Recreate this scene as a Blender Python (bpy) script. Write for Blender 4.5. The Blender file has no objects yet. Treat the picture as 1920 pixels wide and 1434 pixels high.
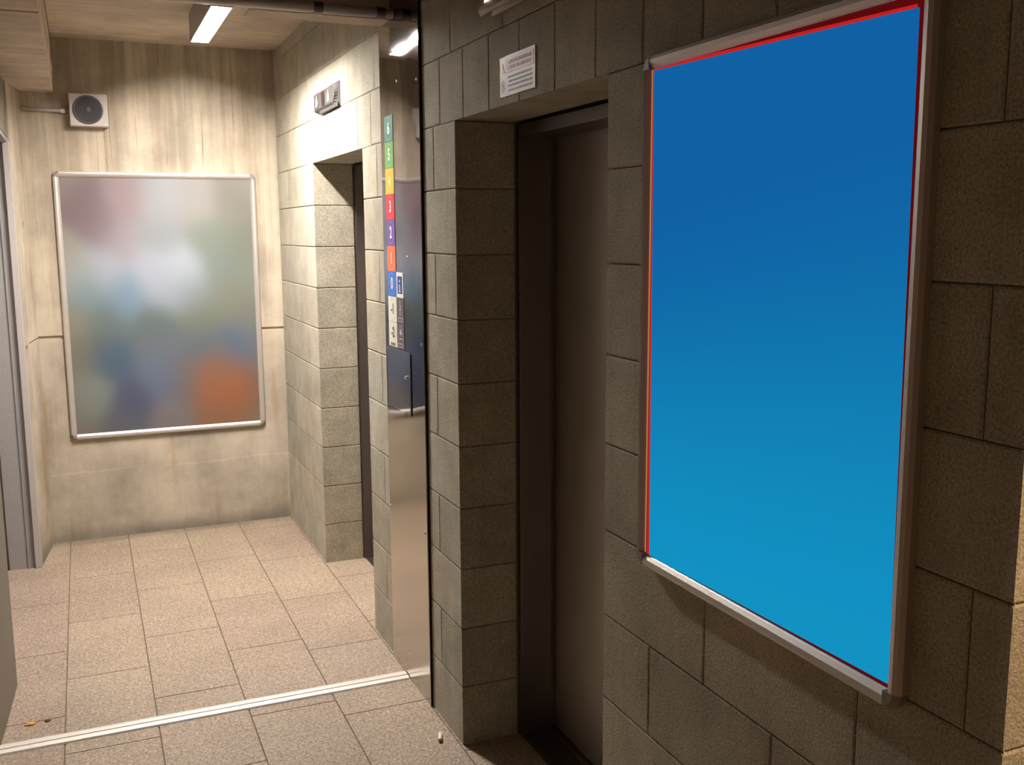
import bpy, bmesh, math, random
from mathutils import Matrix, Vector
random.seed(7)
S = bpy.context.scene
C = S.collection

# ------------------------------------------------------------------ camera
XR = 1.052            # plane of the block wall
YF = 5.82             # plane of the far concrete wall
ZC = 2.67             # ceiling
def cam_setup():
    f, yaw, pit, rol = 1870.4, math.radians(23.157), math.radians(8.608), math.radians(.3276)
    fw = Vector((math.sin(yaw)*math.cos(pit), math.cos(yaw)*math.cos(pit), -math.sin(pit)))
    r = Vector((math.cos(yaw), -math.sin(yaw), 0))
    d = fw.cross(r)
    r2 = r*math.cos(rol) + d*math.sin(rol)
    d2 = -r*math.sin(rol) + d*math.cos(rol)
    cd = bpy.data.cameras.new('camera'); co = bpy.data.objects.new('camera', cd); C.objects.link(co)
    u = -d2
    m = Matrix(((r2.x, u.x, -fw.x, 0), (r2.y, u.y, -fw.y, 0), (r2.z, u.z, -fw.z, 1.67), (0, 0, 0, 1)))
    co.matrix_world = m
    cd.sensor_fit = 'HORIZONTAL'; cd.sensor_width = 36; cd.lens = f/1920*36
    cd.clip_start = .02
    S.camera = co
cam_setup()

# ------------------------------------------------------------------ world, lights, exposure
w = bpy.data.worlds.new('world'); S.world = w; w.use_nodes = True
w.node_tree.nodes['Background'].inputs[0].default_value = (1, .45, .28, 1)
w.node_tree.nodes['Background'].inputs[1].default_value = .06
S.view_settings.view_transform = 'Standard'; S.view_settings.look = 'None'
S.view_settings.exposure = 0; S.view_settings.gamma = 1
S.view_settings.use_curve_mapping = False
LAMP = 660.0           # emission of the ceiling tube's diffuser
S.cycles.use_denoising = True
S.cycles.max_bounces = 10; S.cycles.diffuse_bounces = 6

def area(name, loc, target, sx, sy, energy, col):
    l = bpy.data.lights.new(name, 'AREA'); l.shape = 'RECTANGLE'; l.size = sx; l.size_y = sy
    l.energy = energy; l.color = col
    o = bpy.data.objects.new(name, l); C.objects.link(o); o.location = loc
    o.rotation_euler = (Vector(target)-Vector(loc)).to_track_quat('-Z', 'Y').to_euler()
    return o
# lobby lamp round the corner to the right: lights the end of the block wall
area('lobby_light', (1.62, -.15, 2.45), (1.15, .86, 1.0), .25, .25, 44, (1, .68, .40))

# ------------------------------------------------------------------ materials
def srgb(r, g, b):
    f = lambda c: (c/255/12.92) if c/255 <= .04045 else ((c/255+.055)/1.055)**2.4
    return (f(r), f(g), f(b), 1)
def newmat(name):
    m = bpy.data.materials.new(name); m.use_nodes = True
    nt = m.node_tree; b = nt.nodes['Principled BSDF']
    return m, nt, b
def plain(name, col, rough=.5, metal=0, bump=0, bscale=200, var=.06):
    m, nt, b = newmat(name)
    n = nt.nodes.new('ShaderNodeTexNoise'); n.inputs['Scale'].default_value = bscale
    tc = nt.nodes.new('ShaderNodeNewGeometry')
    nt.links.new(tc.outputs['Position'], n.inputs['Vector'])
    r = nt.nodes.new('ShaderNodeValToRGB')
    r.color_ramp.elements[0].position = .3; r.color_ramp.elements[1].position = .7
    r.color_ramp.elements[0].color = tuple(c*(1-var) for c in col[:3])+(1,)
    r.color_ramp.elements[1].color = tuple(min(1, c*(1+var)) for c in col[:3])+(1,)
    nt.links.new(n.outputs['Fac'], r.inputs['Fac']); nt.links.new(r.outputs['Color'], b.inputs['Base Color'])
    b.inputs['Roughness'].default_value = rough; b.inputs['Metallic'].default_value = metal
    if bump:
        bp = nt.nodes.new('ShaderNodeBump'); bp.inputs['Strength'].default_value = bump
        bp.inputs['Distance'].default_value = .002
        nt.links.new(n.outputs['Fac'], bp.inputs['Height']); nt.links.new(bp.outputs['Normal'], b.inputs['Normal'])
    return m
def emis(name, col, s):
    m, nt, b = newmat(name)
    b.inputs['Base Color'].default_value = (0, 0, 0, 1) if s < 5 else (.8, .8, .8, 1)
    b.inputs['Specular IOR Level'].default_value = 0
    b.inputs['Emission Color'].default_value = col; b.inputs['Emission Strength'].default_value = s
    return m
class NG:
    def __init__(s, nt):
        s.nt = nt; s.pos = s.new('ShaderNodeNewGeometry')
        s.P = s.pos.outputs['Position']; s.rnd = s.pos.outputs['Random Per Island']
    def new(s, t): return s.nt.nodes.new(t)
    def noise(s, scale, detail=3, vec=None, stretch=None, rough=.5):
        n = s.new('ShaderNodeTexNoise'); n.inputs['Scale'].default_value = scale
        n.inputs['Detail'].default_value = detail; n.inputs['Roughness'].default_value = rough
        v = vec or s.P
        if stretch:
            mp = s.new('ShaderNodeMapping'); mp.inputs['Scale'].default_value = stretch
            s.nt.links.new(v, mp.inputs['Vector']); v = mp.outputs['Vector']
        s.nt.links.new(v, n.inputs['Vector']); return n.outputs['Fac']
    def ramp(s, fac, a, ca, b, cb):
        r = s.new('ShaderNodeValToRGB'); e = r.color_ramp.elements
        e[0].position = a; e[1].position = b; e[0].color = ca; e[1].color = cb
        s.nt.links.new(fac, r.inputs['Fac']); return r.outputs['Color']
    def mix(s, a, b, fac, mode='MIX'):
        m = s.new('ShaderNodeMix'); m.data_type = 'RGBA'; m.blend_type = mode
        for v, i in ((a, 6), (b, 7), (fac, 0)):
            if isinstance(v, (int, float)): m.inputs[i].default_value = v
            elif isinstance(v, tuple): m.inputs[i].default_value = v
            else: s.nt.links.new(v, m.inputs[i])
        return m.outputs[2]
    def math(s, op, a, b=0.0, c=None, clamp=False):
        m = s.new('ShaderNodeMath'); m.operation = op; m.use_clamp = clamp
        for v, i in ((a, 0), (b, 1), (c, 2)):
            if v is None: continue
            if isinstance(v, (int, float)): m.inputs[i].default_value = v
            else: s.nt.links.new(v, m.inputs[i])
        return m.outputs[0]
    def xyz(s):
        n = s.new('ShaderNodeSeparateXYZ'); s.nt.links.new(s.P, n.inputs[0]); return n.outputs
    def mr(s, v, a, b, c=0, d=1):
        n = s.new('ShaderNodeMapRange'); n.interpolation_type = 'SMOOTHSTEP'
        n.inputs[1].default_value = a; n.inputs[2].default_value = b; n.inputs[3].default_value = c; n.inputs[4].default_value = d
        s.nt.links.new(v, n.inputs[0]); return n.outputs[0]
    def bump(s, h, strength, dist, prev=None):
        b = s.new('ShaderNodeBump'); b.inputs['Strength'].default_value = strength; b.inputs['Distance'].default_value = dist
        s.nt.links.new(h, b.inputs['Height'])
        if prev: s.nt.links.new(prev, b.inputs['Normal'])
        return b.outputs['Normal']
G1 = (1, 1, 1, 1)
def g(v): return (v, v, v, 1)

def block_mat():
    m, nt, b = newmat('split_face_block'); n = NG(nt)
    fine = n.noise(230, 4, rough=.7); mid = n.noise(9, 4); coarse = n.noise(2.2, 3)
    streak = n.noise(1, 4, stretch=(38, 38, 2.2))
    col = n.ramp(fine, .34, srgb(150, 145, 131), .66, srgb(210, 204, 189))
    pit = n.ramp(n.noise(120, 3), .28, g(.45), .36, g(1)); col = n.mix(col, pit, .6, 'MULTIPLY')
    col = n.mix(col, n.ramp(mid, .3, g(.80), .7, g(1.06)), 1, 'MULTIPLY')
    col = n.mix(col, n.ramp(coarse, .35, (1.0, .93, .84, 1), .65, (.98, 1.0, .96, 1)), .8, 'MULTIPLY')
    isl = n.ramp(n.rnd, 0, g(.86), 1, g(1.04)); col = n.mix(col, isl, 1, 'MULTIPLY')
    col = n.mix(col, n.ramp(streak, .56, g(1), .74, g(.80)), .55, 'MULTIPLY')
    nt.links.new(col, b.inputs['Base Color']); b.inputs['Roughness'].default_value = .9
    b.inputs['Specular IOR Level'].default_value = .2
    nt.links.new(n.bump(fine, .9, .0035, n.bump(n.noise(60, 3), .5, .004)), b.inputs['Normal'])
    return m
def mortar_mat():
    return plain('block_mortar', srgb(138, 130, 114), .95, 0, .6, 150, .15)
def concrete_mat(name='board_marked_concrete', base=(176, 165, 148), up=True, ax=0):
    m, nt, b = newmat(name); n = NG(nt); X, Y, Z = n.xyz()
    c0 = srgb(*[v*.86 for v in base]); c1 = srgb(*[min(255, v*1.1) for v in base])
    blot = n.noise(3.2, 6, rough=.6); fine = n.noise(130, 4)
    st = (26, 26, 1.1) if up else (1.3, 22, 22)
    streak = n.noise(1, 5, stretch=st, rough=.6); streak2 = n.noise(1, 3, stretch=(7, 7, .5) if up else (.6, 7, 7))
    col = n.ramp(blot, .3, c0, .7, c1)
    sc = n.mix(n.ramp(streak, .38, g(.82), .66, g(1.12)), n.ramp(streak2, .38, (.86, .83, .80, 1), .62, (1.1, 1.1, 1.08, 1)), 1, 'MULTIPLY')
    if up:
        amt = n.mr(Z, 1.05, 1.35, .18, 1.0)
        col = n.mix(col, sc, amt, 'MULTIPLY')
        # thin dark run marks, upper half
        lines = n.noise(1, 4, stretch=(75, 75, 1.6))
        col = n.mix(col, n.ramp(lines, .64, g(1), .70, g(.55)), n.math('MULTIPLY', amt, n.mr(Z, 1.5, 2.2, .1, .8)), 'MULTIPLY')
        # grey and rust stains, lower half
        low = n.mr(Z, 1.3, .7, 0, 1)
        grey = n.ramp(n.noise(2.6, 6, stretch=(1, 1, .8), rough=.65), .46, g(1), .68, (.80, .81, .79, 1))
        col = n.mix(col, grey, low, 'MULTIPLY')
        rust = n.ramp(n.noise(1, 4, stretch=(9, 9, 1.1)), .60, g(1), .75, (.88, .70, .50, 1))
        col = n.mix(col, rust, low, 'MULTIPLY')
        # wandering ridge left by the formwork
        rz = n.math('ABSOLUTE', n.math('SUBTRACT', Z, n.math('ADD', .345, n.math('MULTIPLY', n.noise(2.6, 3, stretch=(1, 1, .2)), .07))))
        ridge = n.math('MULTIPLY', n.mr(rz, .009, .0, 0, 1), n.mr(n.noise(2.2, 2), .38, .5, 0, 1))
        col = n.mix(col, (1.18, 1.17, 1.14, 1), n.math('MULTIPLY', ridge, .9), 'MULTIPLY')
        # grime line at the floor
        gz = n.math('ADD', Z, n.math('MULTIPLY', n.noise(5, 4), -.10))
        col = n.mix(col, g(.55), n.mr(gz, .06, -.05, 0, .9), 'MULTIPLY')
    else:
        col = n.mix(col, sc, .55, 'MULTIPLY')
    nt.links.new(col, b.inputs['Base Color']); b.inputs['Roughness'].default_value = .8
    b.inputs['Specular IOR Level'].default_value = .25
    pits = n.ramp(n.noise(34, 2), .26, g(0), .31, g(1))
    nt.links.new(n.bump(fine, .35, .002, n.bump(streak, .5, .004, n.bump(pits, .5, .003))), b.inputs['Normal'])
    return m
def tile_mat():
    m, nt, b = newmat('granite_effect_tile'); n = NG(nt); X, Y, Z = n.xyz()
    sp = n.noise(115, 5, rough=.75); sp2 = n.noise(42, 4, rough=.7)
    col = n.ramp(sp, .36, srgb(108, 94, 82), .62, srgb(192, 173, 152))
    col = n.mix(col, n.ramp(sp2, .36, g(.74), .60, g(1.08)), .8, 'MULTIPLY')
    dk = n.ramp(n.noise(210, 2), .26, g(.35), .33, g(1)); col = n.mix(col, dk, .6, 'MULTIPLY')
    lt = n.ramp(n.noise(170, 2, stretch=(1, 1.3, 1)), .68, g(1), .74, g(1.45)); col = n.mix(col, lt, .6, 'MULTIPLY')
    col = n.mix(col, n.ramp(n.rnd, 0, (.93, .89, .89, 1), 1, (1.0, 1.0, .96, 1)), 1, 'MULTIPLY')
    dirt = n.ramp(n.noise(2.4, 5, rough=.6), .35, g(.86), .6, g(1)); col = n.mix(col, dirt, 1, 'MULTIPLY')
    # grime collected along the far wall and in the left corner
    gy = n.math('ADD', Y, n.math('MULTIPLY', n.noise(6, 4), .16))
    col = n.mix(col, g(.55), n.mr(gy, YF-.05, YF+.09, 0, .7), 'MULTIPLY')
    nt.links.new(col, b.inputs['Base Color'])
    nt.links.new(n.mr(n.noise(3, 3), .3, .7, .55, .72), b.inputs['Roughness'])
    nt.links.new(n.bump(sp, .35, .0015), b.inputs['Normal'])
    return m
def steel_mat(name, rough, col=(.50, .49, .48, 1), wave=0, brushed=True):
    m, nt, b = newmat(name); n = NG(nt)
    b.inputs['Metallic'].default_value = 1; b.inputs['Base Color'].default_value = col
    br = n.noise(1, 3, stretch=(300, 300, 2.5))
    if brushed:
        nt.links.new(n.mr(br, .2, .8, rough*.8, rough*1.2), b.inputs['Roughness'])
    else: b.inputs['Roughness'].default_value = rough
    if wave:
        nt.links.new(n.bump(n.noise(3.2, 1), wave, .02), b.inputs['Normal'])
    return m
def column_steel():
    # mirror-polished above, the brushed lower half rougher and lighter in colour
    m, nt, b = newmat('polished_steel_sheet'); n = NG(nt); X, Y, Z = n.xyz()
    b.inputs['Metallic'].default_value = 1
    low_mask = n.mr(Z, 1.06, .92, 0, 1)
    nt.links.new(n.mix((.25, .235, .245, 1), (.52, .49, .44, 1), low_mask), b.inputs['Base Color'])
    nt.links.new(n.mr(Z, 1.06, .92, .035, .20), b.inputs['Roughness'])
    nt.links.new(n.bump(n.noise(4, 1, stretch=(1, 1, 1.2)), .30, .006), b.inputs['Normal'])
    return m

M = dict(
    block=block_mat(), mortar=mortar_mat(), conc=concrete_mat(),
    ceil=concrete_mat('ceiling_concrete', (196, 181, 163), False),
    tile=tile_mat(), grout=plain('dark_grout', srgb(112, 98, 84), .95, 0, .3, 90),
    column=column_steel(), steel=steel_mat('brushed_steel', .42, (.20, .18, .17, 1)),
    doorsteel=steel_mat('lift_door_steel', .5, (.62, .56, .50, 1)),
    alu=plain('anodised_aluminium', (.74, .69, .63, 1), .42, .35, .1, 300, .03),
    frame=plain('satin_aluminium_frame', (.60, .56, .52, 1), .42, .65, .1, 300, .03),
    cap=plain('grey_plastic_cap', srgb(138, 130, 121), .5),
    greypaint=plain('grey_paint', srgb(150, 146, 144), .5, 0, .1, 60, .04),
    flange=plain('pale_grey_paint', srgb(176, 168, 164), .45, 0, .05, 60, .03),
    nearwall=plain('beige_grey_render', srgb(112, 105, 95), .6, 0, .3, 90, .05),
    black=plain('black_gap', (.006, .005, .005, 1), .9),
    white=plain('white_paint', srgb(192, 184, 178), .5, 0, .05, 90, .03),
    grille=plain('dark_grille_cloth', srgb(52, 48, 52), .6, 0, .3, 700, .2),
    ring=plain('dark_plastic_ring', srgb(78, 74, 80), .45),
    lampbody=plain('lamp_housing_enamel', srgb(150, 145, 138), .4),
    lamp=emis('lamp_diffuser', (1, .93, .87, 1), LAMP),
    plate=plain('indicator_steel', srgb(50, 46, 44), .7, 0, .05, 300, .04),
    arrow=emis('lit_arrow', (1, .97, .9, 1), 1.6),
    reddisp=plain('dark_red_display', srgb(44, 20, 18), .35),
)

# ------------------------------------------------------------------ mesh helpers
def quad(bm, pts, mi=0):
    f = bm.faces.new([bm.verts.new(p) for p in pts]); f.material_index = mi; return f
def box(bm, x0, x1, y0, y1, z0, z1, bev=0, mi=0):
    r = bmesh.ops.create_cube(bm, size=1)
    vs = r['verts']
    bmesh.ops.scale(bm, vec=(x1-x0, y1-y0, z1-z0), verts=vs)
    bmesh.ops.translate(bm, vec=((x0+x1)/2, (y0+y1)/2, (z0+z1)/2), verts=vs)
    fs = {f for v in vs for f in v.link_faces}
    for f in fs: f.material_index = mi
    if bev:
        es = list({e for v in vs for e in v.link_edges})
        bmesh.ops.bevel(bm, geom=es, offset=bev, segments=2, affect='EDGES', profile=.6)
def finish(o, parent):
    C.objects.link(o)
    if parent: o.parent = parent; o.matrix_parent_inverse = Matrix.Translation(parent.location).inverted()
    return o
def obj(name, bm, mats, parent=None, smooth=False, **props):
    me = bpy.data.meshes.new(name); bmesh.ops.recalc_face_normals(bm, faces=bm.faces) if props.pop('recalc', True) else None
    bm.to_mesh(me); bm.free()
    for m in (mats if isinstance(mats, (list, tuple)) else [mats]): me.materials.append(m)
    if smooth:
        for p in me.polygons: p.use_smooth = True
    o = bpy.data.objects.new(name, me)
    for k, v in props.items(): o[k] = v
    return finish(o, parent)
def boxo(name, b, mat, parent=None, bev=0, **props):
    bm = bmesh.new(); box(bm, *b, bev=bev); return obj(name, bm, mat, parent, **props)
def thing(name, label, cat, loc=(0, 0, 0), group=None, kind=None):
    o = bpy.data.objects.new(name, None); C.objects.link(o); o.location = loc
    o.empty_display_size = .05
    o['label'] = label; o['category'] = cat
    if group: o['group'] = group
    if kind: o['kind'] = kind
    return o
def tube(bm, a, b, r, n=16, cap=True):
    a, b = Vector(a), Vector(b); d = (b-a).normalized()
    q = d.to_track_quat('Z', 'Y')
    A = [bm.verts.new(a + q @ Vector((r*math.cos(t), r*math.sin(t), 0))) for t in [2*math.pi*i/n for i in range(n)]]
    B = [bm.verts.new(b + q @ Vector((r*math.cos(t), r*math.sin(t), 0))) for t in [2*math.pi*i/n for i in range(n)]]
    for i in range(n): bm.faces.new((A[i], A[(i+1) % n], B[(i+1) % n], B[i]))
    if cap: bm.faces.new(A[::-1]); bm.faces.new(B)

# blocks on a plane: each block is a bevelled raised face over the mortar core
def blocks(bm, O, U, V, N, rects, gap=.0012, bev=.0032, dep=.0048, jit=.0007):
    O, U, V, N = map(Vector, (O, U, V, N))
    for (u0, u1, v0, v1, s) in rects:      # s: string of sides that are joints among 'lrbt'
        il, ir, ib, it = [c in s for c in 'lrbt']
        back = (u0+gap*il, u1-gap*ir, v0+gap*ib, v1-gap*it)
        j = random.uniform(-jit, jit) if s == 'lrbt' else 0
        fr = (back[0]+bev*il, back[1]-bev*ir, back[2]+bev*ib, back[3]-bev*it)
        P = lambda u, v, n: O + U*u + V*v + N*n
        def ring(r, n): return [bm.verts.new(P(u, v, n)) for u, v in ((r[0], r[2]), (r[1], r[2]), (r[1], r[3]), (r[0], r[3]))]
        a = ring(back, -dep); m = ring(back, -bev*.6); f = ring(fr, j)
        # rough the long edges a little
        bm.faces.new(f)
        for i, sd in enumerate((ib, ir, it, il)):
            k = (i+1) % 4
            if sd:
                bm.faces.new((a[i], a[k], m[k], m[i])); bm.faces.new((m[i], m[k], f[k], f[i]))
def courses(u0, u1, zs, joints, ext='', ):
    """rows of blocks between heights zs; joints(k) -> cut positions; ext: outer sides ('l','r') that are joints too"""
    out = []
    for i in range(len(zs)-1):
        k = round(zs[i]/.2)
        cuts = [c for c in sorted(joints(k)) if u0+.05 < c < u1-.05]
        e = [u0]+cuts+[u1]
        for q in range(len(e)-1):
            s = 'bt'
            if q > 0 or 'l' in ext: s += 'l'
            if q < len(e)-2 or 'r' in ext: s += 'r'
            if zs[i] == 0: s = s.replace('b', '')
            out.append((e[q], e[q+1], zs[i], zs[i+1], s))
    return out

R2A, R2B = 1.93, 2.885      # near lift recess along the wall
R1A, R1B = 3.955, 4.885     # far lift recess
WE = .856                   # near end of the wall
zlow = [round(.2*k, 3) for k in range(11)]
zup = [2.0, 2.2, 2.4, 2.6, ZC]
def j_near(k): return [.92, 1.32, 1.73] if k % 2 else [1.12, 1.53]
def j_mid(k): return [3.085, 3.75] if k % 2 else [3.40]
def j_far(k): return [5.53, 5.10] if k % 2 else [5.33]
def j_up(k):
    if k == 10: return [.95, 1.16, 1.37, 1.58, 1.79, 1.99, 2.194, 2.403, 2.61, 2.812, 3.017, 3.22, 3.42, 3.63, 3.82, 4.02, 4.23, 4.44, 4.63, 4.83, 5.05, 5.35]
    if k == 11: return [1.30, 1.70, 2.11, 2.51, 2.915, 3.35, 3.754, 4.156, 4.555, 4.95, 5.352]
    if k == 12: return [1.1, 1.5, 1.91, 2.31, 2.72, 3.13, 3.55, 3.955, 4.37, 4.79, 5.17, 5.57]
    return []
def build_right_wall():
    bm = bmesh.new(); D = .007
    # mortar cores (material 1)
    for y0, y1 in ((WE+D, R2A-D), (R2B+D, R1A-D), (R1B+D, YF+.2)):
        box(bm, XR+D, 1.40, y0, y1, -.05, 2.05, mi=1)
    box(bm, XR+D, 1.40, WE+D, YF+.2, 2.0+D, ZC+.1, mi=1)
    box(bm, 1.38, 3.2, WE+D, R2A-.05, -.05, ZC+.1, mi=1)
    Nx = (-1, 0, 0)
    o = (XR, 0, 0); U = (0, 1, 0); V = (0, 0, 1)
    blocks(bm, o, U, V, Nx, courses(WE, R2A, zlow, j_near))
    blocks(bm, o, U, V, Nx, courses(R2B, R1A, zlow, j_mid))
    blocks(bm, o, U, V, Nx, courses(R1B, YF, zlow, j_far))
    r = courses(WE, YF, zup, j_up)
    fixed = []
    for (u0, u1, v0, v1, s) in r:
        if v0 == 2.0:      # underside is a free edge over the recesses
            over = any(u0 >= a-.3 and u1 <= b+.3 and u1 > a and u0 < b for a, b in ((R2A, R2B), (R1A, R1B)))
            if over: s = s.replace('b', '')
        if v1 == ZC: s = s.replace('t', '')
        fixed.append((u0, u1, v0, v1, s))
    blocks(bm, o, U, V, Nx, fixed)
    XJ = 1.245
    # recess jambs: facing the camera (-Y) and facing away (+Y)
    for yy in (R2B, R1B):
        blocks(bm, (0, yy, 0), (1, 0, 0), V, (0, -1, 0), courses(XR, XJ, zlow, lambda k: []))
    for yy in (R2A, R1A):
        blocks(bm, (0, yy, 0), (1, 0, 0), V, (0, 1, 0), courses(XR, XJ, zlow, lambda k: []))
    # lintel undersides
    for a, b in ((R2A, R2B), (R1A, R1B)):
        cs = [a]+[c for c in j_up(10) if a+.03 < c < b-.03]+[b]
        blocks(bm, (0, 0, 2.0), (0, 1, 0), (1, 0, 0), (0, 0, -1),
               [(cs[i], cs[i+1], XR, XJ, ('l' if i else '')+('r' if i < len(cs)-2 else '')) for i in range(len(cs)-1)])
    # end of the wall, turned towards the lobby
    blocks(bm, (0, WE, 0), (1, 0, 0), V, (0, -1, 0),
           courses(XR, 3.2, zlow+zup[1:], lambda k: [1.25+.4*i+(.2 if k % 2 else 0) for i in range(5)]))
    bmesh.ops.remove_doubles(bm, verts=bm.verts, dist=.00001)
    obj('wall_right', bm, [M['block'], M['mortar']], kind='structure', label='grey concrete block wall with two lift recesses on the right')
build_right_wall()

def build_floor():
    bm = bmesh.new(); Z0 = -.004
    box(bm, -1.2, 3.2, -2.2, YF+.2, -.12, Z0, mi=1)
    edges = [-1.06, -.76, -.455, -.153, .142, .443, .742, 1.045, 1.40]
    off = [.1, .3, .435, .15, .45, .17, .045, .25]
    for c in range(8):
        x0, x1 = edges[c], edges[c+1]
        y = -2.2+off[c]-.6
        while y < YF:
            a, b = max(y, -2.2), min(y+.6, YF+.02)
            if b > a+.02:
                gq = .0014
                X0, X1, A, B = x0+gq, x1-gq, a+gq*.7, b-gq*.7
                t = [(X0, A), (X1, A), (X1, B), (X0, B)]; e = .0012
                ti = [(X0+e, A+e), (X1-e, A+e), (X1-e, B-e), (X0+e, B-e)]
                lo = [bm.verts.new((p[0], p[1], Z0)) for p in t]; hi = [bm.verts.new((p[0], p[1], 0)) for p in ti]
                bm.faces.new(hi)
                for i in range(4): bm.faces.new((lo[i], lo[(i+1) % 4], hi[(i+1) % 4], hi[i]))
            y += .6
    for c in range(6):      # lobby floor to the right of the wall end
        for q in range(6):
            x0, y0 = 1.40+.3*c, -2.2+.6*q
            if y0+.6 < WE:
                quad(bm, [(x0+.0015, y0, 0), (x0+.2985, y0, 0), (x0+.2985, y0+.598, 0), (x0+.0015, y0+.598, 0)])
    obj('floor', bm, [M['tile'], M['grout']], kind='structure')
build_floor()

def build_far_wall():
    bm = bmesh.new(); zj = 1.126; xl = -.236
    X1 = 1.32
    # two pours with a V-joint between them
    box(bm, xl-.3, X1, YF+.008, YF+.25, -.05, ZC+.1, mi=1)
    def slab(z0, z1, y):
        prof = [(y+.03, z0), (y, z0+.006), (y, z1-.006), (y+.03, z1)]
        for i in range(3):
            a, b = prof[i], prof[i+1]
            quad(bm, [(xl-.001, a[0], a[1]), (X1, a[0], a[1]), (X1, b[0], b[1]), (xl-.001, b[0], b[1])])
    slab(-.05, zj-.003, YF); slab(zj+.003, ZC+.1, YF-.003)
    obj('wall_back', bm, [M['conc'], M['conc']], kind='structure', recalc=True)
build_far_wall()

def build_left_wall():
    bm = bmesh.new(); zj = 1.126
    # slanted concrete nib between far wall and the door frame
    A = (-.236, YF); B = (-.281, 5.435)
    for z0, z1 in ((-.05, zj-.004), (zj+.004, 2.39)):
        pts = [(A[0], A[1]), (B[0], B[1]), (-.60, B[1]), (-.60, A[1]+.05), (A[0], A[1]+.05)]
        lo = [bm.verts.new((p[0], p[1], z0)) for p in pts]; hi = [bm.verts.new((p[0], p[1], z1)) for p in pts]
        for i in range(5): bm.faces.new((lo[i], lo[(i+1) % 5], hi[(i+1) % 5], hi[i]))
        bm.faces.new(lo[::-1]); bm.faces.new(hi)
    # groove back
    box(bm, -.60, -.27, 5.45, YF+.05, zj-.005, zj+.005)
    # shuttering tie hole: ring and dark plug
    c = Vector((-.258, 5.62, 1.72)); nrm = Vector((1, -.117, 0)).normalized(); q = nrm.to_track_quat('Z', 'Y')
    rin, rout = .012, .017
    for i in range(20):
        t0, t1 = 2*math.pi*i/20, 2*math.pi*(i+1)/20
        p = lambda r, t, n: c + q @ Vector((r*math.cos(t), r*math.sin(t), n))
        quad(bm, [p(rout, t0, .0008), p(rout, t1, .0008), p(rin, t1, .003), p(rin, t0, .003)])
        quad(bm, [p(rin, t0, .003), p(rin, t1, .003), p(rin*.8, t1, .0012), p(rin*.8, t0, .0012)])
        f = bm.faces.new([bm.verts.new(x) for x in (p(rin*.8, t0, .0012), p(rin*.8, t1, .0012), c+nrm*.0012)]); f.material_index = 3
    # wall above the door and the nearer rendered stretch
    box(bm, -.60, -.287, 3.975, 5.434, 2.125, 2.39, mi=2)
    pts = [(-.322, 3.975), (-.352, 3.40), (-.372, 2.9), (-.40, -2.2), (-.7, -2.2), (-.7, 3.975)]
    lo = [bm.verts.new((p[0], p[1], -.05)) for p in pts]; hi = [bm.verts.new((p[0], p[1], 2.39)) for p in pts]
    for i in range(6):
        f = bm.faces.new((lo[i], lo[(i+1) % 6], hi[(i+1) % 6], hi[i])); f.material_index = 2
    f = bm.faces.new(hi); f.material_index = 2
    obj('wall_left', bm, [M['conc'], M['mortar'], M['nearwall'], M['ring']], kind='structure')
build_left_wall()

def build_ceiling():
    bm = bmesh.new()
    box(bm, -.075, 3.2, 3.50, YF+.2, ZC, ZC+.15)
    box(bm, -.075, 3.2, -2.2, 3.50, ZC, ZC+.15, mi=1)  # unseen near part, coloured dark to cut bounced light
    obj('ceiling', bm, [M['ceil'], plain('bounce_cut_ceiling', srgb(84, 72, 62), .8)], kind='structure')
    bm = bmesh.new()
    box(bm, -1.2, -.078, 3.40, YF+.05, 2.392, ZC+.15, bev=.004)
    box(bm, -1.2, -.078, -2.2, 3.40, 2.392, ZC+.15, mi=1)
    # raised board mark across the soffit and along its edge
    box(bm, -1.2, -.078, 3.76, 3.785, 2.388, 2.395)
    box(bm, -.079, -.074, -2.2, YF+.05, 2.50, 2.508)
    obj('trim_1', bm, [M['ceil'], bpy.data.materials['bounce_cut_ceiling']], kind='structure', label='lowered concrete soffit over the left side of the passage')
    bm = bmesh.new()
    box(bm, .56, XR-.001, 3.50, 3.62, 2.40, ZC+.05, bev=.003)
    obj('trim_2', bm, [M['ceil']], kind='structure', label='concrete beam end under the ceiling beside the steel column')
build_ceiling()

# ------------------------------------------------------------------ doors (setting)
def build_left_door():
    d = thing('door_1', 'grey steel double door with wide frame in the left wall', 'door', (-.40, 4.7, 0), kind='structure')
    del d['category']
    bm = bmesh.new(); y = 5.434
    box(bm, -.312, -.281, y-.030, y-.001, 0, 2.11, bev=.003)
    obj('frame_flange', bm, M['flange'], d)
    bm = bmesh.new()
    box(bm, -.43, -.314, y-.012, y-.001, 0, 2.12)
    box(bm, -.345, -.337, y-.018, y-.010, 0, 2.11)
    obj('door_jamb', bm, M['greypaint'], d)
    bm = bmesh.new(); box(bm, -.455, -.29, 3.98, y-.002, 2.105, 2.124); obj('door_head', bm, M['greypaint'], d)
    for a, b in ((3.985, 4.70), (4.706, 5.405)):
        bm = bmesh.new(); box(bm, -.50, -.455, a, b, .006, 2.098, bev=.002)
        obj('door_leaf', bm, M['greypaint'], d)
    bm = bmesh.new(); box(bm, -.60, -.505, 3.98, y-.002, .001, 2.12); obj('door_backing', bm, M['black'], d)
build_left_door()

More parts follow.
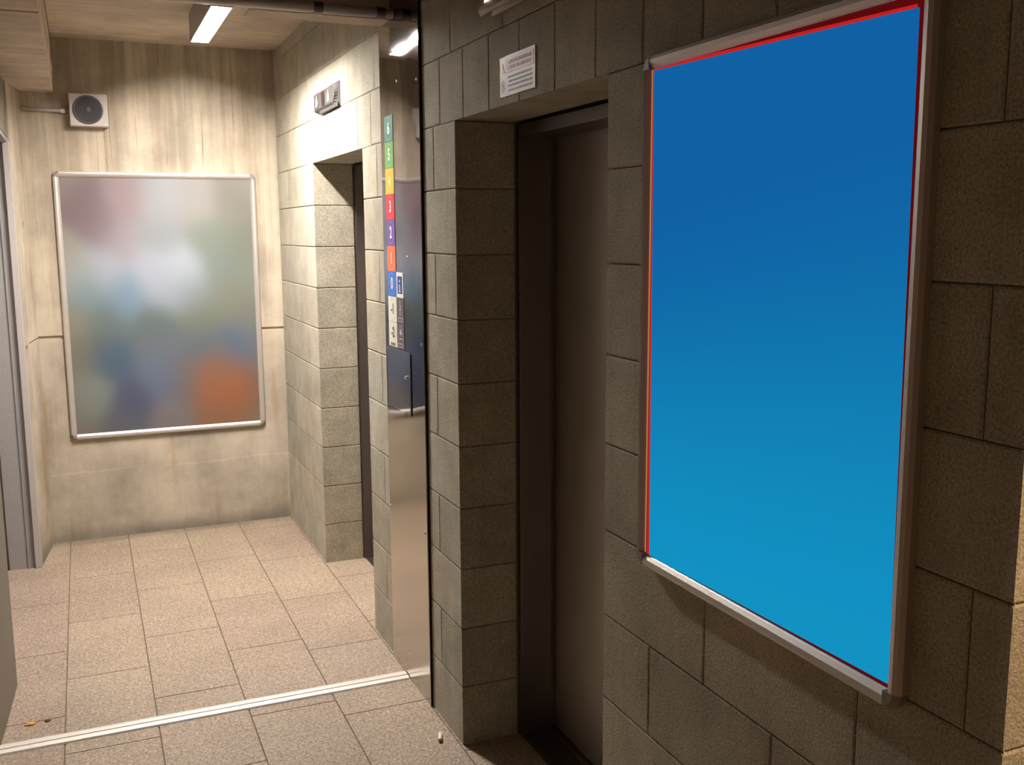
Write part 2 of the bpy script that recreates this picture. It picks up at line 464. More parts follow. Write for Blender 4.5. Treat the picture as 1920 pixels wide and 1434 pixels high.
def build_lift(n, ya, yb, lab):
    d = thing('door_%d' % n, lab, 'lift door', (1.30, (ya+yb)/2, 0), kind='structure'); del d['category']
    bm = bmesh.new(); box(bm, 1.252, 1.362, yb-.020, yb-.003, .002, 1.985, bev=.002); obj('door_jamb', bm, M['steel'], d)
    bm = bmesh.new(); box(bm, 1.252, 1.362, ya+.003, ya+.020, .002, 1.985, bev=.002); obj('door_jamb', bm, M['steel'], d)
    bm = bmesh.new(); box(bm, 1.252, 1.362, ya+.003, yb-.003, 1.955, 1.992, bev=.002); obj('door_head', bm, M['steel'], d)
    mid = ya+(yb-ya)*.5
    bm = bmesh.new(); box(bm, 1.372, 1.392, ya+.005, mid-.002, .008, 1.975, bev=.002); obj('door_panel', bm, M['doorsteel'], d)
    bm = bmesh.new(); box(bm, 1.380, 1.398, mid+.0, yb-.005, .008, 1.975, bev=.002); obj('door_panel', bm, M['doorsteel'], d)
    bm = bmesh.new()
    box(bm, 1.255, 1.40, ya+.004, yb-.004, .0005, .005)
    for x in (1.29, 1.32, 1.35): box(bm, x, x+.006, ya+.02, yb-.02, .005, .008)
    obj('door_sill', bm, M['steel'], d)
    bm = bmesh.new(); box(bm, 1.399, 1.42, ya-.0, yb+.0, 0, 2.05); obj('shaft_backing', bm, M['black'], d)
build_lift(2, R2A, R2B, 'brushed steel lift door in the nearer dark recess')
build_lift(3, R1A, R1B, 'steel lift door in the farther recess by the far wall')

# ------------------------------------------------------------------ ceiling lamp
def build_lamp():
    x0, x1, y0, y1, zb = .530, .607, 4.20, 4.99, 2.545
    t = thing('ceiling_lamp', 'short bright tube lamp fixed under the concrete ceiling', 'ceiling lamp', ((x0+x1)/2, (y0+y1)/2, ZC))
    bm = bmesh.new(); w_ = .004
    box(bm, x0, x1, y0, y1, zb+.038, ZC)
    box(bm, x0-w_, x0, y0-w_, y1+w_, zb, ZC); box(bm, x1, x1+w_, y0-w_, y1+w_, zb, ZC)
    box(bm, x0, x1, y0-w_, y0, zb, ZC); box(bm, x0, x1, y1, y1+w_, zb, ZC)
    obj('lamp_housing', bm, M['lampbody'], t)
    bm = bmesh.new(); box(bm, x0+.003, x1-.003, y0+.003, y1-.003, zb+.021, zb+.036, bev=.003)
    obj('diffuser', bm, M['lamp'], t)
build_lamp()

# ------------------------------------------------------------------ shutter rails
def build_rails():
    bm = bmesh.new(); x0, x1 = -.352, XR-.014; y0, y1 = 3.425, 3.497
    prof = [(y0, .0005), (y0+.004, .006), (y0+.024, .009), (y0+.0255, .003), (y0+.031, .003), (y0+.033, .0085), (y1-.022, .010), (y1-.004, .006), (y1, .0005)]
    a = [bm.verts.new((x0, p[0], p[1])) for p in prof]; b = [bm.verts.new((x1, p[0], p[1])) for p in prof]
    for i in range(len(prof)-1): bm.faces.new((a[i], b[i], b[i+1], a[i+1]))
    bm.faces.new(a); bm.faces.new(b[::-1]); bm.faces.new((a[0], a[-1], b[-1], b[0]))
    obj('threshold_strip', bm, M['alu'], label='ribbed aluminium threshold strip across the tiled floor to the steel column', category='threshold strip')
    t = thing('overhead_rail', 'silver metal tube running under the ceiling to the steel column', 'rail', (.3, 3.44, 2.42))
    bm = bmesh.new(); tube(bm, (-.30, 3.455, 2.412), (XR-.014, 3.455, 2.412), .017, 20); obj('tube', bm, plain('pale_rail_paint', (.82, .76, .68, 1), .32, .15, .05, 200, .02), t, True)
    for x in (.765, .98):
        bm = bmesh.new(); tube(bm, (x, 3.455, 2.412), (x+.03, 3.455, 2.412), .020, 20); box(bm, x+.006, x+.024, 3.47, 3.502, 2.40, 2.412)
        obj('bracket', bm, M['steel'], t)
build_rails()

# ------------------------------------------------------------------ steel column cover with floor stickers
PX = XR-.010
def build_column():
    t = thing('steel_column_cover', 'tall polished steel cover on the block wall between the lifts', 'column cover', (PX, 3.37, 0))
    bm = bmesh.new(); ya, yb = 3.190, 3.652
    # folded sheet, slightly bowed so reflections bend
    n = 12; cols = []
    for i in range(n+1):
        s = i/n; y = ya+(yb-ya)*s
        x = PX - .0012*math.sin(math.pi*s)
        cols.append((x, y))
    pts = [(XR+.004, ya)]+[(PX+.002, ya), (PX, ya+.002)]+cols[1:-1]+[(PX, yb-.002), (PX+.002, yb), (XR+.004, yb)]
    zs = [.001, 1.255, 2.668]
    rings = [[bm.verts.new((p[0], p[1], z)) for p in pts] for z in zs]
    for a, b in zip(rings, rings[1:]):
        for i in range(len(pts)-1): bm.faces.new((a[i], a[i+1], b[i+1], b[i]))
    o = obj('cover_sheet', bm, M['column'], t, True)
    md = o.modifiers.new('edge', 'EDGE_SPLIT'); md.split_angle = math.radians(35)
    bm = bmesh.new(); box(bm, PX+.003, XR-.0005, 3.1870, 3.1895, .001, ZC-.002); obj('edge_shadow_strip', bm, M['black'], t)  # black strip standing in for the shadow gap along the near edge
    # access flap
    bm = bmesh.new(); box(bm, PX-.0045, PX-.0015, 3.343, 3.615, 1.025, 1.247, bev=.0012); f = obj('access_flap', bm, steel_mat('flap_steel', .05, (.48, .46, .45, 1), 0, False), t)
    bm = bmesh.new(); box(bm, PX-.0035, PX-.0002, 3.334, 3.3425, 1.025, 1.245); obj('flap_seam', bm, M['black'], t)
    bm = bmesh.new(); tube(bm, (PX-.0035, 3.377, 1.158), (PX-.011, 3.377, 1.158), .006, 16); obj('lock', bm, M['alu'], f)
    for y, z in ((3.381, 2.178), (3.165, 2.155), (3.30, 1.585), (3.165, 1.297), (3.565, 1.245), (3.328, .863), (3.58, .64), (3.165, .647), (3.368, .125)):
        bm = bmesh.new(); r = bmesh.ops.create_uvsphere(bm, u_segments=12, v_segments=8, radius=.005)
        bmesh.ops.scale(bm, vec=(.5, 1, 1), verts=bm.verts); bmesh.ops.translate(bm, vec=(PX-.001, y*1.0156, 1.67+(z-1.67)*1.0156), verts=bm.verts)
        obj('rivet', bm, M['alu'], t, True)
build_column()

SIGN = Matrix(((0, 0, -1, 0), (-1, 0, 0, 0), (0, 1, 0, 0), (0, 0, 0, 1)))   # local x -> -Y, y -> Z, z -> -X
def text(name, s, size, loc, mat, parent, sx=1.0, ext=.0002, off=0.0):
    cu = bpy.data.curves.new(name, 'FONT'); cu.body = s; cu.size = size; cu.extrude = ext; cu.offset = off
    cu.align_x = 'CENTER'; cu.align_y = 'CENTER'; cu.materials.append(mat)
    o = bpy.data.objects.new(name, cu); C.objects.link(o); o.parent = parent
    o.matrix_parent_inverse = Matrix.Translation(parent.location).inverted()
    bpy.context.view_layer.update()
    me = bpy.data.meshes.new_from_object(o.evaluated_get(bpy.context.evaluated_depsgraph_get()))
    bpy.data.objects.remove(o); bpy.data.curves.remove(cu)
    me.name = name; me.transform(Matrix.Translation(loc) @ SIGN @ Matrix.Diagonal((sx, 1, 1, 1)))
    o = bpy.data.objects.new(name, me); C.objects.link(o); o.parent = parent
    o.matrix_parent_inverse = Matrix.Translation(parent.location).inverted()
    return o
def flat(bm, pts2, x, y, z, th=.0006):
    """prism from 2D points (right, up) on a sign facing -X, centre (y, z), front at x-th"""
    a = [bm.verts.new((x-th, y-p[0], z+p[1])) for p in pts2]; b = [bm.verts.new((x, y-p[0], z+p[1])) for p in pts2]
    bm.faces.new(a); bm.faces.new(b[::-1]); n = len(a)
    for i in range(n): bm.faces.new((a[i], a[(i+1) % n], b[(i+1) % n], b[i]))
def ringf(bm, rx, rz, wdt, x, y, z, th=.0005, n=36, t0=0, t1=2*math.pi):
    for i in range(n):
        a, b = t0+(t1-t0)*i/n, t0+(t1-t0)*(i+1)/n
        quad(bm, [(x-th, y-rx*math.cos(a), z+rz*math.sin(a)), (x-th, y-rx*math.cos(b), z+rz*math.sin(b)),
                  (x-th, y-(rx-wdt)*math.cos(b), z+(rz-wdt)*math.sin(b)), (x-th, y-(rx-wdt)*math.cos(a), z+(rz-wdt)*math.sin(a))])
def sheet(name, x, y0, y1, z0, z1, mat, parent=None, th=.001, **p):
    bm = bmesh.new(); box(bm, x-th, x, y0, y1, z0, z1); return obj(name, bm, mat, parent, **p)
WHITE = plain('print_white', srgb(250, 248, 240), .5, var=.01)
DARKP = plain('print_dark', srgb(92, 90, 96), .5, var=.01)
GREYP = plain('print_pale_grey', srgb(206, 200, 196), .5, var=.01)
def build_stickers():
    x = PX-.0014; ztop = 2.082; h = .0922; y1, y0 = 3.596, 3.491
    data = [('6', (50, 128, 112), 'dark green'), ('5', (110, 178, 92), 'light green'), ('4', (252, 200, 52), 'yellow'),
            ('3', (226, 48, 72), 'red'), ('2', (120, 84, 168), 'purple'), ('1', (252, 124, 84), 'orange'),
            ('0', (62, 122, 218), 'blue'), ('-1', (240, 236, 218), 'white'), ('-2', (240, 236, 218), 'white')]
    for i, (s, c, nm) in enumerate(data):
        z1 = ztop-h*i; z0 = z1-h; yc, zc = (y0+y1)/2, (z0+z1)/2
        wd = i >= 7
        t = thing('floor_sticker', '%s square sticker with %s number %s on the steel column' % (nm, 'dark' if wd else 'white', {'-1': 'minus 1', '-2': 'minus 2'}.get(s, s)),
                  'sticker', (x, yc, z0), 'floor number stickers on the steel column')
        sheet('sticker_face', x, y0, y1, z0+.0006, z1-.0006, plain('print_'+nm.replace(' ', '_')+s, srgb(*c), .45, var=.02), t)
        bm = bmesh.new(); ringf(bm, .040, .040, .0018, x-.001, yc, zc+(0 if s != '-2' else .006))
        rm = GREYP if wd else plain('ring_'+nm+s, srgb(*[v*.5+127 for v in c]), .5, var=.01)
        obj('ring', bm, rm, t)
        text('number', s, .058 if len(s) == 1 else .052, (x-.0014, yc, zc+(0 if s != '-2' else .006)), DARKP if wd else WHITE, t, .95, off=.0016)
        if s == '-2':
            bm = bmesh.new()
            for k in range(7):
                flat(bm, [(-.030+.0088*k, -.008), (-.0245+.0088*k, -.008), (-.0245+.0088*k, .003), (-.030+.0088*k, .003)], x-.001, yc, z0+.012, .0004)
            obj('caption', bm, DARKP, t)
    ya, yb = 3.404, 3.487
    # information pictogram
    z1 = ztop-h*6-.001; z0 = z1-h+.002; yc, zc = (ya+yb)/2, (z0+z1)/2
    t = thing('information_sticker', 'white sticker with blue square and letter i beside the blue 0 sticker', 'sticker', (x, yc, z0), 'pictogram stickers on the steel column')
    sheet('sticker_face', x, ya, yb, z0, z1, WHITE, t)
    sheet('blue_square', x-.001, ya+.013, yb-.013, z0+.014, z1-.014, plain('print_navy', srgb(38, 78, 158), .45), t, .0005)
    bm = bmesh.new(); X = x-.0015
    flat(bm, [(-.004, -.018), (.004, -.018), (.004, .006), (-.008, .006), (-.008, .001), (-.004, .001)], X, yc, zc-.004)
    flat(bm, [(-.009, -.022), (.009, -.022), (.009, -.017), (-.009, -.017)], X, yc, zc-.004)
    flat(bm, [(.005*math.cos(a*math.pi/6), .014+.005*math.sin(a*math.pi/6)) for a in range(12)], X, yc, zc)
    obj('letter', bm, WHITE, t)
    mauve = plain('print_mauve_grey', srgb(112, 98, 108), .4, .2, var=.02)
    # wheelchair pictogram
    z1 = z0-.001; z0 = z1-h+.002; zc = (z0+z1)/2
    t = thing('wheelchair_sticker', 'mauve grey sticker with a white wheelchair symbol below the letter i', 'sticker', (x, yc, z0), 'pictogram stickers on the steel column')
    sheet('sticker_face', x, ya, yb, z0, z1, mauve, t)
    bm = bmesh.new()
    flat(bm, [(.004*math.cos(a*math.pi/6)-.003, .032+.004*math.sin(a*math.pi/6)) for a in range(12)], X+.0005, yc, zc)
    flat(bm, [(-.005, .027), (-.001, .027), (.001, .006), (.010, .006), (.014, -.012), (.011, -.012), (.008, .002), (-.003, .002)], X+.0005, yc, zc)
    flat(bm, [(0, .018), (.009, .016), (.009, .013), (0, .014)], X+.0005, yc, zc)
    ringf(bm, .0125, .0125, .003, X+.0005, yc+.001, zc-.006, .0006, 24, math.radians(100), math.radians(345))
    obj('symbol', bm, GREYP, t)
    def caption(z, par):
        bm = bmesh.new(); flat(bm, [(-.030, -.008), (.030, -.008), (.030, .008), (-.030, .008)], x-.001, yc, z, .0004)
        c = obj('caption', bm, plain('print_caption', srgb(176, 162, 168), .5, var=.02), par)
        bm = bmesh.new()
        for k in range(6): flat(bm, [(-.025+.0086*k, -.004), (-.020+.0086*k, -.004), (-.020+.0086*k, .004), (-.025+.0086*k, .004)], x-.0014, yc, z, .0003)
        obj('lettering', bm, mauve, c)
    caption(z0+.012, t)
    # arched pictogram
    z1 = z0-.001; z0 = z1-h+.002; zc = (z0+z1)/2
    t = thing('arch_sticker', 'mauve grey sticker with an arch outline and triangle below the wheelchair symbol', 'sticker', (x, yc, z0), 'pictogram stickers on the steel column')
    sheet('sticker_face', x, ya, yb, z0, z1, mauve, t)
    bm = bmesh.new(); X2 = X+.0005
    ringf(bm, .026, .026, .002, X2, yc, zc+.010, .0006, 24, 0, math.pi)
    for sx in (-1, 1): flat(bm, [(sx*.026, -.022), (sx*.024, -.022), (sx*.024, .010), (sx*.026, .010)], X2, yc, zc)
    flat(bm, [(-.016, .006), (.016, .006), (.004, .024), (-.004, .024)], X2, yc, zc)
    flat(bm, [(-.008, .0), (.008, .0), (.008, .003), (-.008, .003)], X2, yc, zc)
    flat(bm, [(-.018, -.012), (.018, -.012), (.018, -.009), (-.018, -.009)], X2, yc, zc)
    obj('symbol', bm, GREYP, t); caption(z0+.010, t)
build_stickers()

# ------------------------------------------------------------------ lift indicators
def indicator(y0, y1, z0, z1, label, base, dark):
    t = thing('lift_indicator', label, 'indicator', (XR, (y0+y1)/2, z0), 'direction indicators above the lift recesses')
    yc, zc = (y0+y1)/2, (z0+z1)/2+.006
    # curved body: bulging shell, end cheek towards the viewer, lower lip
    bm = bmesh.new()
    prof = [(0, z0+.012), (.014, z0+.012), (.020, z0+.020), (.021, z1-.008), (.014, z1), (0, z1)]
    a = [bm.verts.new((XR-p[0], y0+.075, p[1])) for p in prof]; b = [bm.verts.new((XR-p[0]*.8, y1, p[1])) for p in prof]
    for i in range(len(prof)-1): bm.faces.new((a[i], b[i], b[i+1], a[i+1]))
    bm.faces.new(a); bm.faces.new(b[::-1])
    obj('face_plate', bm, base, t)
    bm = bmesh.new(); n_ = 8; top = []
    ring_ = [(y0+.075-.050*math.sin(math.pi*q/n_)**.8, z0+.012+(z1-z0-.012)*q/n_) for q in range(n_+1)]
    fr = [bm.verts.new((XR-.021, p[0], p[1])) for p in ring_]+[bm.verts.new((XR-.021, y0+.0751, z1)), bm.verts.new((XR-.021, y0+.0751, z0+.012))][:0]
    edge = [bm.verts.new((XR-.007, y0+.012, z0+.004+(z1+.004-z0-.004)*q/n_)) for q in range(n_+1)]
    bm.faces.new(fr[::-1])
    for q in range(n_): bm.faces.new((fr[q], fr[q+1], edge[q+1], edge[q]))
    wallr = [bm.verts.new((XR, y0, z0+.002+(z1+.006-z0-.002)*q/n_)) for q in range(n_+1)]
    for q in range(n_): bm.faces.new((edge[q], edge[q+1], wallr[q+1], wallr[q]))
    obj('end_cheek', bm, base, t)
    bm = bmesh.new(); box(bm, XR-.012, XR-.0004, y0+.010, y1-.085, z0-.004, z0+.012, bev=.002); obj('lower_lip', bm, base, t)
    for yy in (y1-.072, y0+.150):
        bm = bmesh.new()
        flat(bm, [(-.020, -.024), (.014, -.024), (.026, -.008), (.004, .028), (-.012, .010)], XR-.0205, yy, zc, .001)
        obj('arrow', bm, M['arrow'], t)
    bm = bmesh.new(); box(bm, XR-.0215, XR-.018, yc+.012, yc+.050, zc-.030, zc+.030, bev=.0008); obj('display', bm, M['reddisp'], t)
    bm = bmesh.new(); box(bm, XR-.0215, XR-.018, yc+.0, yc+.010, zc-.030, zc+.030, bev=.0008); obj('display_edge', bm, dark, t)
indicator(4.285, 4.735, 2.205, 2.300, 'grey lift indicator with two white arrows high above the far recess', M['plate'], M['black'])
indicator(2.13, 2.637, 2.236, 2.345, 'beige lift indicator above the nearer recess, cut by the top of the photo', plain('indicator_beige', srgb(150, 132, 108), .45, .1), M['plate'])

# ------------------------------------------------------------------ safety notice above the near lift
def build_notice():
    y0, y1, z0, z1 = 2.299, 2.523, 2.020, 2.121; x = XR-.0004
    t = thing('safety_notice', 'small white notice with red heading above the nearer lift recess', 'notice', (x, (y0+y1)/2, z0))
    sheet('notice_panel', x, y0, y1, z0, z1, plain('notice_white', srgb(158, 147, 128), .5, var=.02), t, .002)
    red = plain('notice_red', srgb(148, 44, 44), .5)
    sheet('heading', x-.002, y0+.008, y1-.036, z1-.043, z1-.008, red, t, .0006)
    ink = plain('notice_ink', srgb(112, 104, 92), .6)
    pale = plain('notice_pale_red', srgb(168, 84, 78), .6)
    def words(zs, ya, yb, mat, hh, nm, xx):
        bm = bmesh.new()
        for z in zs:
            y = yb-random.uniform(0, .008)
            while y > ya:
                l = random.uniform(.005, .012)
                box(bm, xx-.0004, xx, max(ya, y-l), y, z-hh, z+hh); y -= l+.004
        obj(nm, bm, mat, t)
    words([z1-.018, z1-.032], y0+.022, y1-.050, pale, .0042, 'heading_text', x-.0026)
    words([z0+.046, z0+.035, z0+.024, z0+.012], y0+.018, y1-.052, ink, .0026, 'body_text', x-.002)
    X = x-.002
    bm = bmesh.new(); flat(bm, [(-.011, -.010), (.011, -.010), (0, .014)], X, y1-.019, z1-.030); obj('warning_triangle', bm, red, t)
    bm = bmesh.new(); ringf(bm, .013, .015, .003, X, y1-.021, z0+.026)
    flat(bm, [(-.010, .008), (-.008, .010), (.010, -.008), (.008, -.010)], X, y1-.021, z0+.026)
    flat(bm, [(-.003, -.008), (.003, -.008), (.003, .008), (-.003, .008)], X, y1-.021, z0+.026, .0003)
    obj('prohibition_symbol', bm, red, t)
build_notice()

# ------------------------------------------------------------------ snap frames with posters
def profile_bar(bm, a, b, inward, n, w_, d_):
    """bar from a to b along a frame side; cross-section rounded; inward: unit vector to frame centre; n: out of wall"""
    a, b, inward, n = map(Vector, (a, b, inward, n))
    pr = [(0, 0), (0, d_*.55), (w_*.14, d_*.88), (w_*.38, d_), (w_*.66, d_*.93), (w_*.9, d_*.66), (w_, d_*.50), (w_, 0)]
    A = [bm.verts.new(a+inward*p[0]+n*p[1]) for p in pr]; B = [bm.verts.new(b+inward*p[0]+n*p[1]) for p in pr]
    for i in range(len(pr)-1): bm.faces.new((A[i], B[i], B[i+1], A[i+1]))
    bm.faces.new(A); bm.faces.new(B[::-1]); bm.faces.new((A[0], A[-1], B[-1], B[0]))
def corner_cap(bm, c, u, v, n, w_, d_):
    """quarter-round corner piece: c outer corner, u and v unit vectors inward along the two sides"""
    c, u, v, n = map(Vector, (c, u, v, n)); k = 7; r = w_*1.0
    pts = [c+u*r*(1-math.cos(q*math.pi/2/k))*1.0+v*r*(1-math.sin(q*math.pi/2/k)) for q in range(k+1)]
    inner = c+u*w_+v*w_
    def lift(P, h, s): return [bm.verts.new(inner+(p-inner)*s+n*h) for p in P]
    allp = pts+[inner]
    b = lift(allp, 0, 1); m = lift(allp, d_*.6, 1.0); t = lift(allp, d_*1.02, .72)
    N_ = len(allp)
    for a_, b_ in ((b, m), (m, t)):
        for i in range(N_):
            j = (i+1) % N_
            bm.faces.new((a_[i], a_[j], b_[j], b_[i]))
    bm.faces.new(t)
def snap_frame(t, O, U, V, N, W, H, w_, d_, mat, capmat, wl=None):
    O, U, V, N = map(Vector, (O, U, V, N)); g_ = w_*1.0
    sides = [('bottom', O+U*g_, O+U*(W-g_), V), ('top', O+V*H+U*g_, O+V*H+U*(W-g_), -V),
             ('left', O+V*g_, O+V*(H-g_), U), ('right', O+U*W+V*g_, O+U*W+V*(H-g_), -U)]
    for nm, a, b, inn in sides:
        bm = bmesh.new(); profile_bar(bm, a, b, inn, N, wl if (wl and nm == 'left') else w_, d_); obj('frame_rail', bm, mat, t)
    for c, u, v in ((O, U, V), (O+U*W, -U, V), (O+V*H, U, -V), (O+U*W+V*H, -U, -V)):
        bm = bmesh.new(); corner_cap(bm, c, u, v, N, w_, d_); obj('corner_cap', bm, capmat, t)

def blur_poster():
    W, H = 1.036, 1.430; x0, z0 = -.112, .565; y = YF-.003
    t = thing('poster_frame', 'large aluminium snap frame with a blurred many-coloured poster on the far wall', 'framed poster', (x0+W/2, y, z0))
    w_, d_ = .030, .020
    snap_frame(t, (x0, y, z0), (1, 0, 0), (0, 0, 1), (0, -1, 0), W, H, w_, d_, M['frame'], M['cap'])
    # print: soft colour fields
    P = [(0, 0, 150, 140, 134), (.12, .12, 132, 112, 116), (.32, .09, 158, 140, 142), (.2, .2, 134, 118, 124), (.5, .1, 162, 164, 168), (.7, .1, 162, 160, 156), (.88, .1, 142, 140, 130), (1, 0, 158, 154, 144),
         (0, .3, 158, 152, 142), (.3, .24, 164, 156, 164), (.5, .22, 150, 156, 160), (.75, .25, 134, 142, 132), (.92, .28, 132, 138, 124),
         (.04, .36, 168, 174, 170), (.2, .35, 172, 178, 190), (.45, .36, 174, 180, 194), (.62, .36, 176, 186, 196), (.8, .36, 128, 142, 136), (.97, .4, 136, 144, 134),
         (.1, .44, 130, 152, 160), (.3, .46, 126, 154, 176), (.5, .44, 160, 172, 186), (.65, .46, 140, 152, 156), (.85, .47, 134, 138, 120),
         (0, .55, 146, 144, 124), (.2, .56, 112, 126, 124), (.45, .57, 104, 118, 114), (.7, .56, 126, 132, 112), (.95, .57, 130, 134, 124),
         (.05, .68, 128, 126, 112), (.2, .7, 84, 106, 128), (.45, .66, 112, 122, 132), (.7, .64, 104, 116, 128), (.88, .66, 94, 114, 142), (1, .68, 120, 124, 134),
         (.1, .84, 136, 146, 140), (.0, .86, 136, 134, 120), (.3, .88, 88, 94, 122), (.45, .78, 108, 120, 144), (.6, .8, 120, 114, 116), (.72, .83, 172, 106, 66), (.86, .86, 176, 104, 60), (.8, .76, 146, 112, 92), (1, .82, 140, 110, 96), (.95, .9, 152, 110, 84),
         (0, 1, 130, 124, 112), (.25, .97, 108, 108, 116), (.5, .96, 132, 124, 126), (.75, .95, 152, 110, 82), (1, 1, 142, 124, 108)]
    nx, nz = 44, 60; bm = bmesh.new(); L = bm.loops.layers.float_color.new('print')
    i0 = .016
    gx = lambda i: x0+i0+(W-2*i0)*i/nx
    gz = lambda j: z0+H-i0-(H-2*i0)*j/nz
    V_ = [[bm.verts.new((gx(i), y-.007, gz(j))) for i in range(nx+1)] for j in range(nz+1)]
    def colr(i, j):
        u, v = i/nx, j/nz; ws = 0; c = [0, 0, 0]
        for (a, b, r_, g_, b_) in P:
            d2 = (u-a)**2*1.0+((v-b)*1.25)**2; wt = math.exp(-d2/.0085)+1e-9
            ws += wt; q = srgb(r_, g_, b_)
            for k in range(3): c[k] += wt*(q[k]*.88+.12*(q[0]+q[1]+q[2])/3)*.66
        return (c[0]/ws, c[1]/ws, c[2]/ws, 1)
    tab = [[colr(i, j) for i in range(nx+1)] for j in range(nz+1)]
    for j in range(nz):
        for i in range(nx):
            idx = [(j, i), (j+1, i), (j+1, i+1), (j, i+1)]
            f = bm.faces.new([V_[a][b] for a, b in idx])
            for lp, (a, b) in zip(f.loops, idx): lp[L] = tab[a][b]
    m, nt, b = newmat('blurred_print'); at = nt.nodes.new('ShaderNodeVertexColor'); at.layer_name = 'print'
    nt.links.new(at.outputs['Color'], b.inputs['Base Color']); b.inputs['Roughness'].default_value = .6
    b.inputs['Specular IOR Level'].default_value = .1
    obj('poster_print', bm, m, t)
    bm = bmesh.new(); box(bm, x0+.012, x0+W-.012, y-.006, y-.001, z0+.012, z0+H-.012); obj('backing_board', bm, M['cap'], t)
blur_poster()

def blue_poster():
    y0, y1, z0, z1 = 1.018, 1.756, .980, 2.006; x = XR
    t = thing('blue_poster_frame', 'aluminium frame on the near block wall with a plain blue overlay made to glow', 'framed display', (x, (y0+y1)/2, z0))
    snap_frame(t, (x, y1, z0), (0, -1, 0), (0, 0, 1), (-1, 0, 0), y1-y0, z1-z0, .028, .022, M['frame'], M['cap'], .019)
    bm = bmesh.new(); box(bm, x-.008, x-.001, y0+.012, y1-.010, z0+.012, z1-.012); obj('backing_board', bm, M['black'], t)
    # red and gold edge of the poster sheet, made to glow
    sheet('red_border', x-.0080, y0+.018, y1-.010, z0+.018, z1-.018, emis('glow_dark_red', srgb(110, 16, 18), .6), t, .001)
    C4 = [(1.054, 1.960), (1.723, 1.975), (1.713, 1.008), (1.046, 1.016)]
    def slab(nm, pts, xf, th, mat):
        bm = bmesh.new()
        f = [bm.verts.new((xf, p[0], p[1])) for p in pts]; k = [bm.verts.new((xf+th, p[0], p[1])) for p in pts]
        bm.faces.new(f); bm.faces.new(k[::-1]); n_ = len(pts)
        for i in range(n_): bm.faces.new((f[i], f[(i+1) % n_], k[(i+1) % n_], k[i]))
        return obj(nm, bm, mat, t)
    slab('red_bleed_line', [(1.060, 1.9655), (1.7295, 1.981), (1.7240, 1.006), (1.700, 1.006)][:1]+[(1.7300, 1.9820), (1.7265, 1.004), (1.712, 1.004), (1.722, 1.970), (1.060, 1.955)], x-.0115, .002, emis('glow_bright_red', srgb(214, 36, 34), .8))  # glowing red strip painted as light bleed beside the blue
    slab('gold_line', [(1.5, 1.9800), (1.7345, 1.9855), (1.7350, 1.004), (1.7330, 1.004), (1.7325, 1.9835), (1.5, 1.9780)], x-.0110, .0018, emis('glow_gold', srgb(214, 160, 96), .6))
    # blue overlay over the poster, made to glow, lighter towards the foot
    m, nt, b = newmat('overlay_blue_glow'); n = NG(nt); X, Y, Z = n.xyz()
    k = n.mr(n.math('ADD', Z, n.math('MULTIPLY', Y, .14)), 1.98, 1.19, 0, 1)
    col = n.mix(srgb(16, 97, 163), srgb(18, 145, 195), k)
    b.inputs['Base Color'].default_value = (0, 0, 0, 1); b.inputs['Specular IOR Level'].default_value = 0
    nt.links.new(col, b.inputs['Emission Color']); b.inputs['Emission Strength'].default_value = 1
    slab('blue_overlay', C4, x-.0135, .0022, m)
blue_poster()

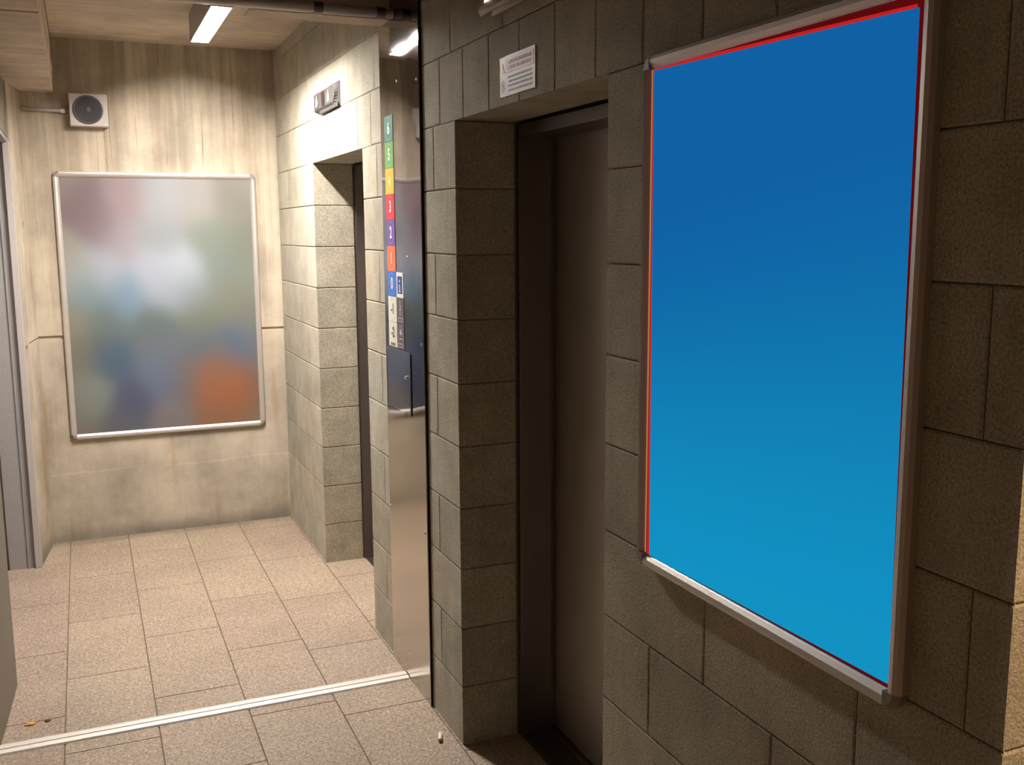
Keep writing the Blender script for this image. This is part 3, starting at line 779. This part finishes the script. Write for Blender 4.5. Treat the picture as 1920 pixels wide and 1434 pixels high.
# ------------------------------------------------------------------ loudspeaker and conduit on the far wall
def build_speaker():
    y = YF-.003
    t = thing('wall_speaker', 'square white loudspeaker box with round dark grille on the far wall', 'loudspeaker', (.083, y, 2.222))
    bm = bmesh.new(); box(bm, -.008, .176, y-.07, y-.0005, 2.222, 2.386, bev=.005); obj('speaker_box', bm, M['white'], t)
    c = Vector((.080, y-.07, 2.305))
    bm = bmesh.new(); n = 40
    prof = [(.074, 0), (.073, .005), (.068, .007), (.064, .003)]
    def rev(prof):
        R = [[bm.verts.new((c.x+r*math.cos(2*math.pi*i/n), c.y-h, c.z+r*math.sin(2*math.pi*i/n))) for i in range(n)] for r, h in prof]
        for a, b in zip(R, R[1:]):
            for i in range(n): bm.faces.new((a[i], a[(i+1) % n], b[(i+1) % n], b[i]))
        return R
    rev(prof); obj('grille_ring', bm, M['ring'], t, True)
    bm = bmesh.new(); pr = []
    for q in range(7):
        r = .064-q*.0095; pr += [(r, .003), (r-.004, .005), (r-.006, .0015)]
    R = rev(pr+[(.002, .003)]); bm.faces.new(R[-1]); gr = obj('grille', bm, M['grille'], t, True)
    bm = bmesh.new(); R = rev([(.016, .0035), (.014, .008), (.006, .010), (.001, .0105)]); bm.faces.new(R[-1]); obj('centre_cap', bm, M['ring'], gr, True)
    bm = bmesh.new(); tube(bm, (-.262, y-.014, 2.306), (-.0085, y-.014, 2.300), .0095, 14)
    t2 = thing('cable_conduit', 'thin grey conduit pipe leading to the loudspeaker on the far wall', 'conduit', (-.13, y, 2.30))
    obj('pipe', bm, M['flange'], t2, True)
    bm = bmesh.new(); tube(bm, (-.05, y-.014, 2.301), (-.03, y-.014, 2.301), .0125, 14); box(bm, -.05, -.03, y-.016, y-.0003, 2.297, 2.305); obj('clip', bm, M['alu'], t2)
build_speaker()

# ------------------------------------------------------------------ litter
def litter():
    bm = bmesh.new(); a = Vector((.990, 2.935, .008)); b = Vector((1.004, 2.978, .008))
    tube(bm, a, b, .0062, 12)
    for v in bm.verts: v.co += Vector((random.uniform(-.0008, .0008), random.uniform(-.001, .001), random.uniform(-.0008, .0008)))
    t = thing('cigarette_end', 'small white cigarette end on the floor near the dark lift recess', 'cigarette end', (.997, 2.955, .001))
    obj('paper', bm, plain('butt_paper', srgb(225, 215, 200), .8), t)
    bm = bmesh.new(); tube(bm, a-(b-a)*.12, a, .0060, 12); obj('filter', bm, plain('butt_filter', srgb(170, 140, 110), .8), t)
    for (x, y, cc, lab, nm, s) in ((-.265, 3.62, (196, 140, 70), 'orange leaf scrap on the floor by the left wall', 'leaf_scrap', .016),
                              (-.21, 3.62, (70, 56, 40), 'dark leaf scrap beside the orange scrap on the floor', 'leaf_scrap', .010)):
        bm = bmesh.new(); k = 7
        ang = random.uniform(0, 3)
        top = [bm.verts.new((x+s*(1+.4*math.sin(3*q+ang))*math.cos(2*math.pi*q/k), y+s*.8*math.sin(2*math.pi*q/k), .003+.003*(q % 2))) for q in range(k)]
        bot = [bm.verts.new((v.co.x, v.co.y, .0008)) for v in top]
        bm.faces.new(top); bm.faces.new(bot[::-1])
        for q in range(k): bm.faces.new((top[q], top[(q+1) % k], bot[(q+1) % k], bot[q]))
        obj(nm, bm, plain('scrap_'+str(cc[0]), srgb(*cc), .8), None, label=lab, category='leaf scrap')
litter()
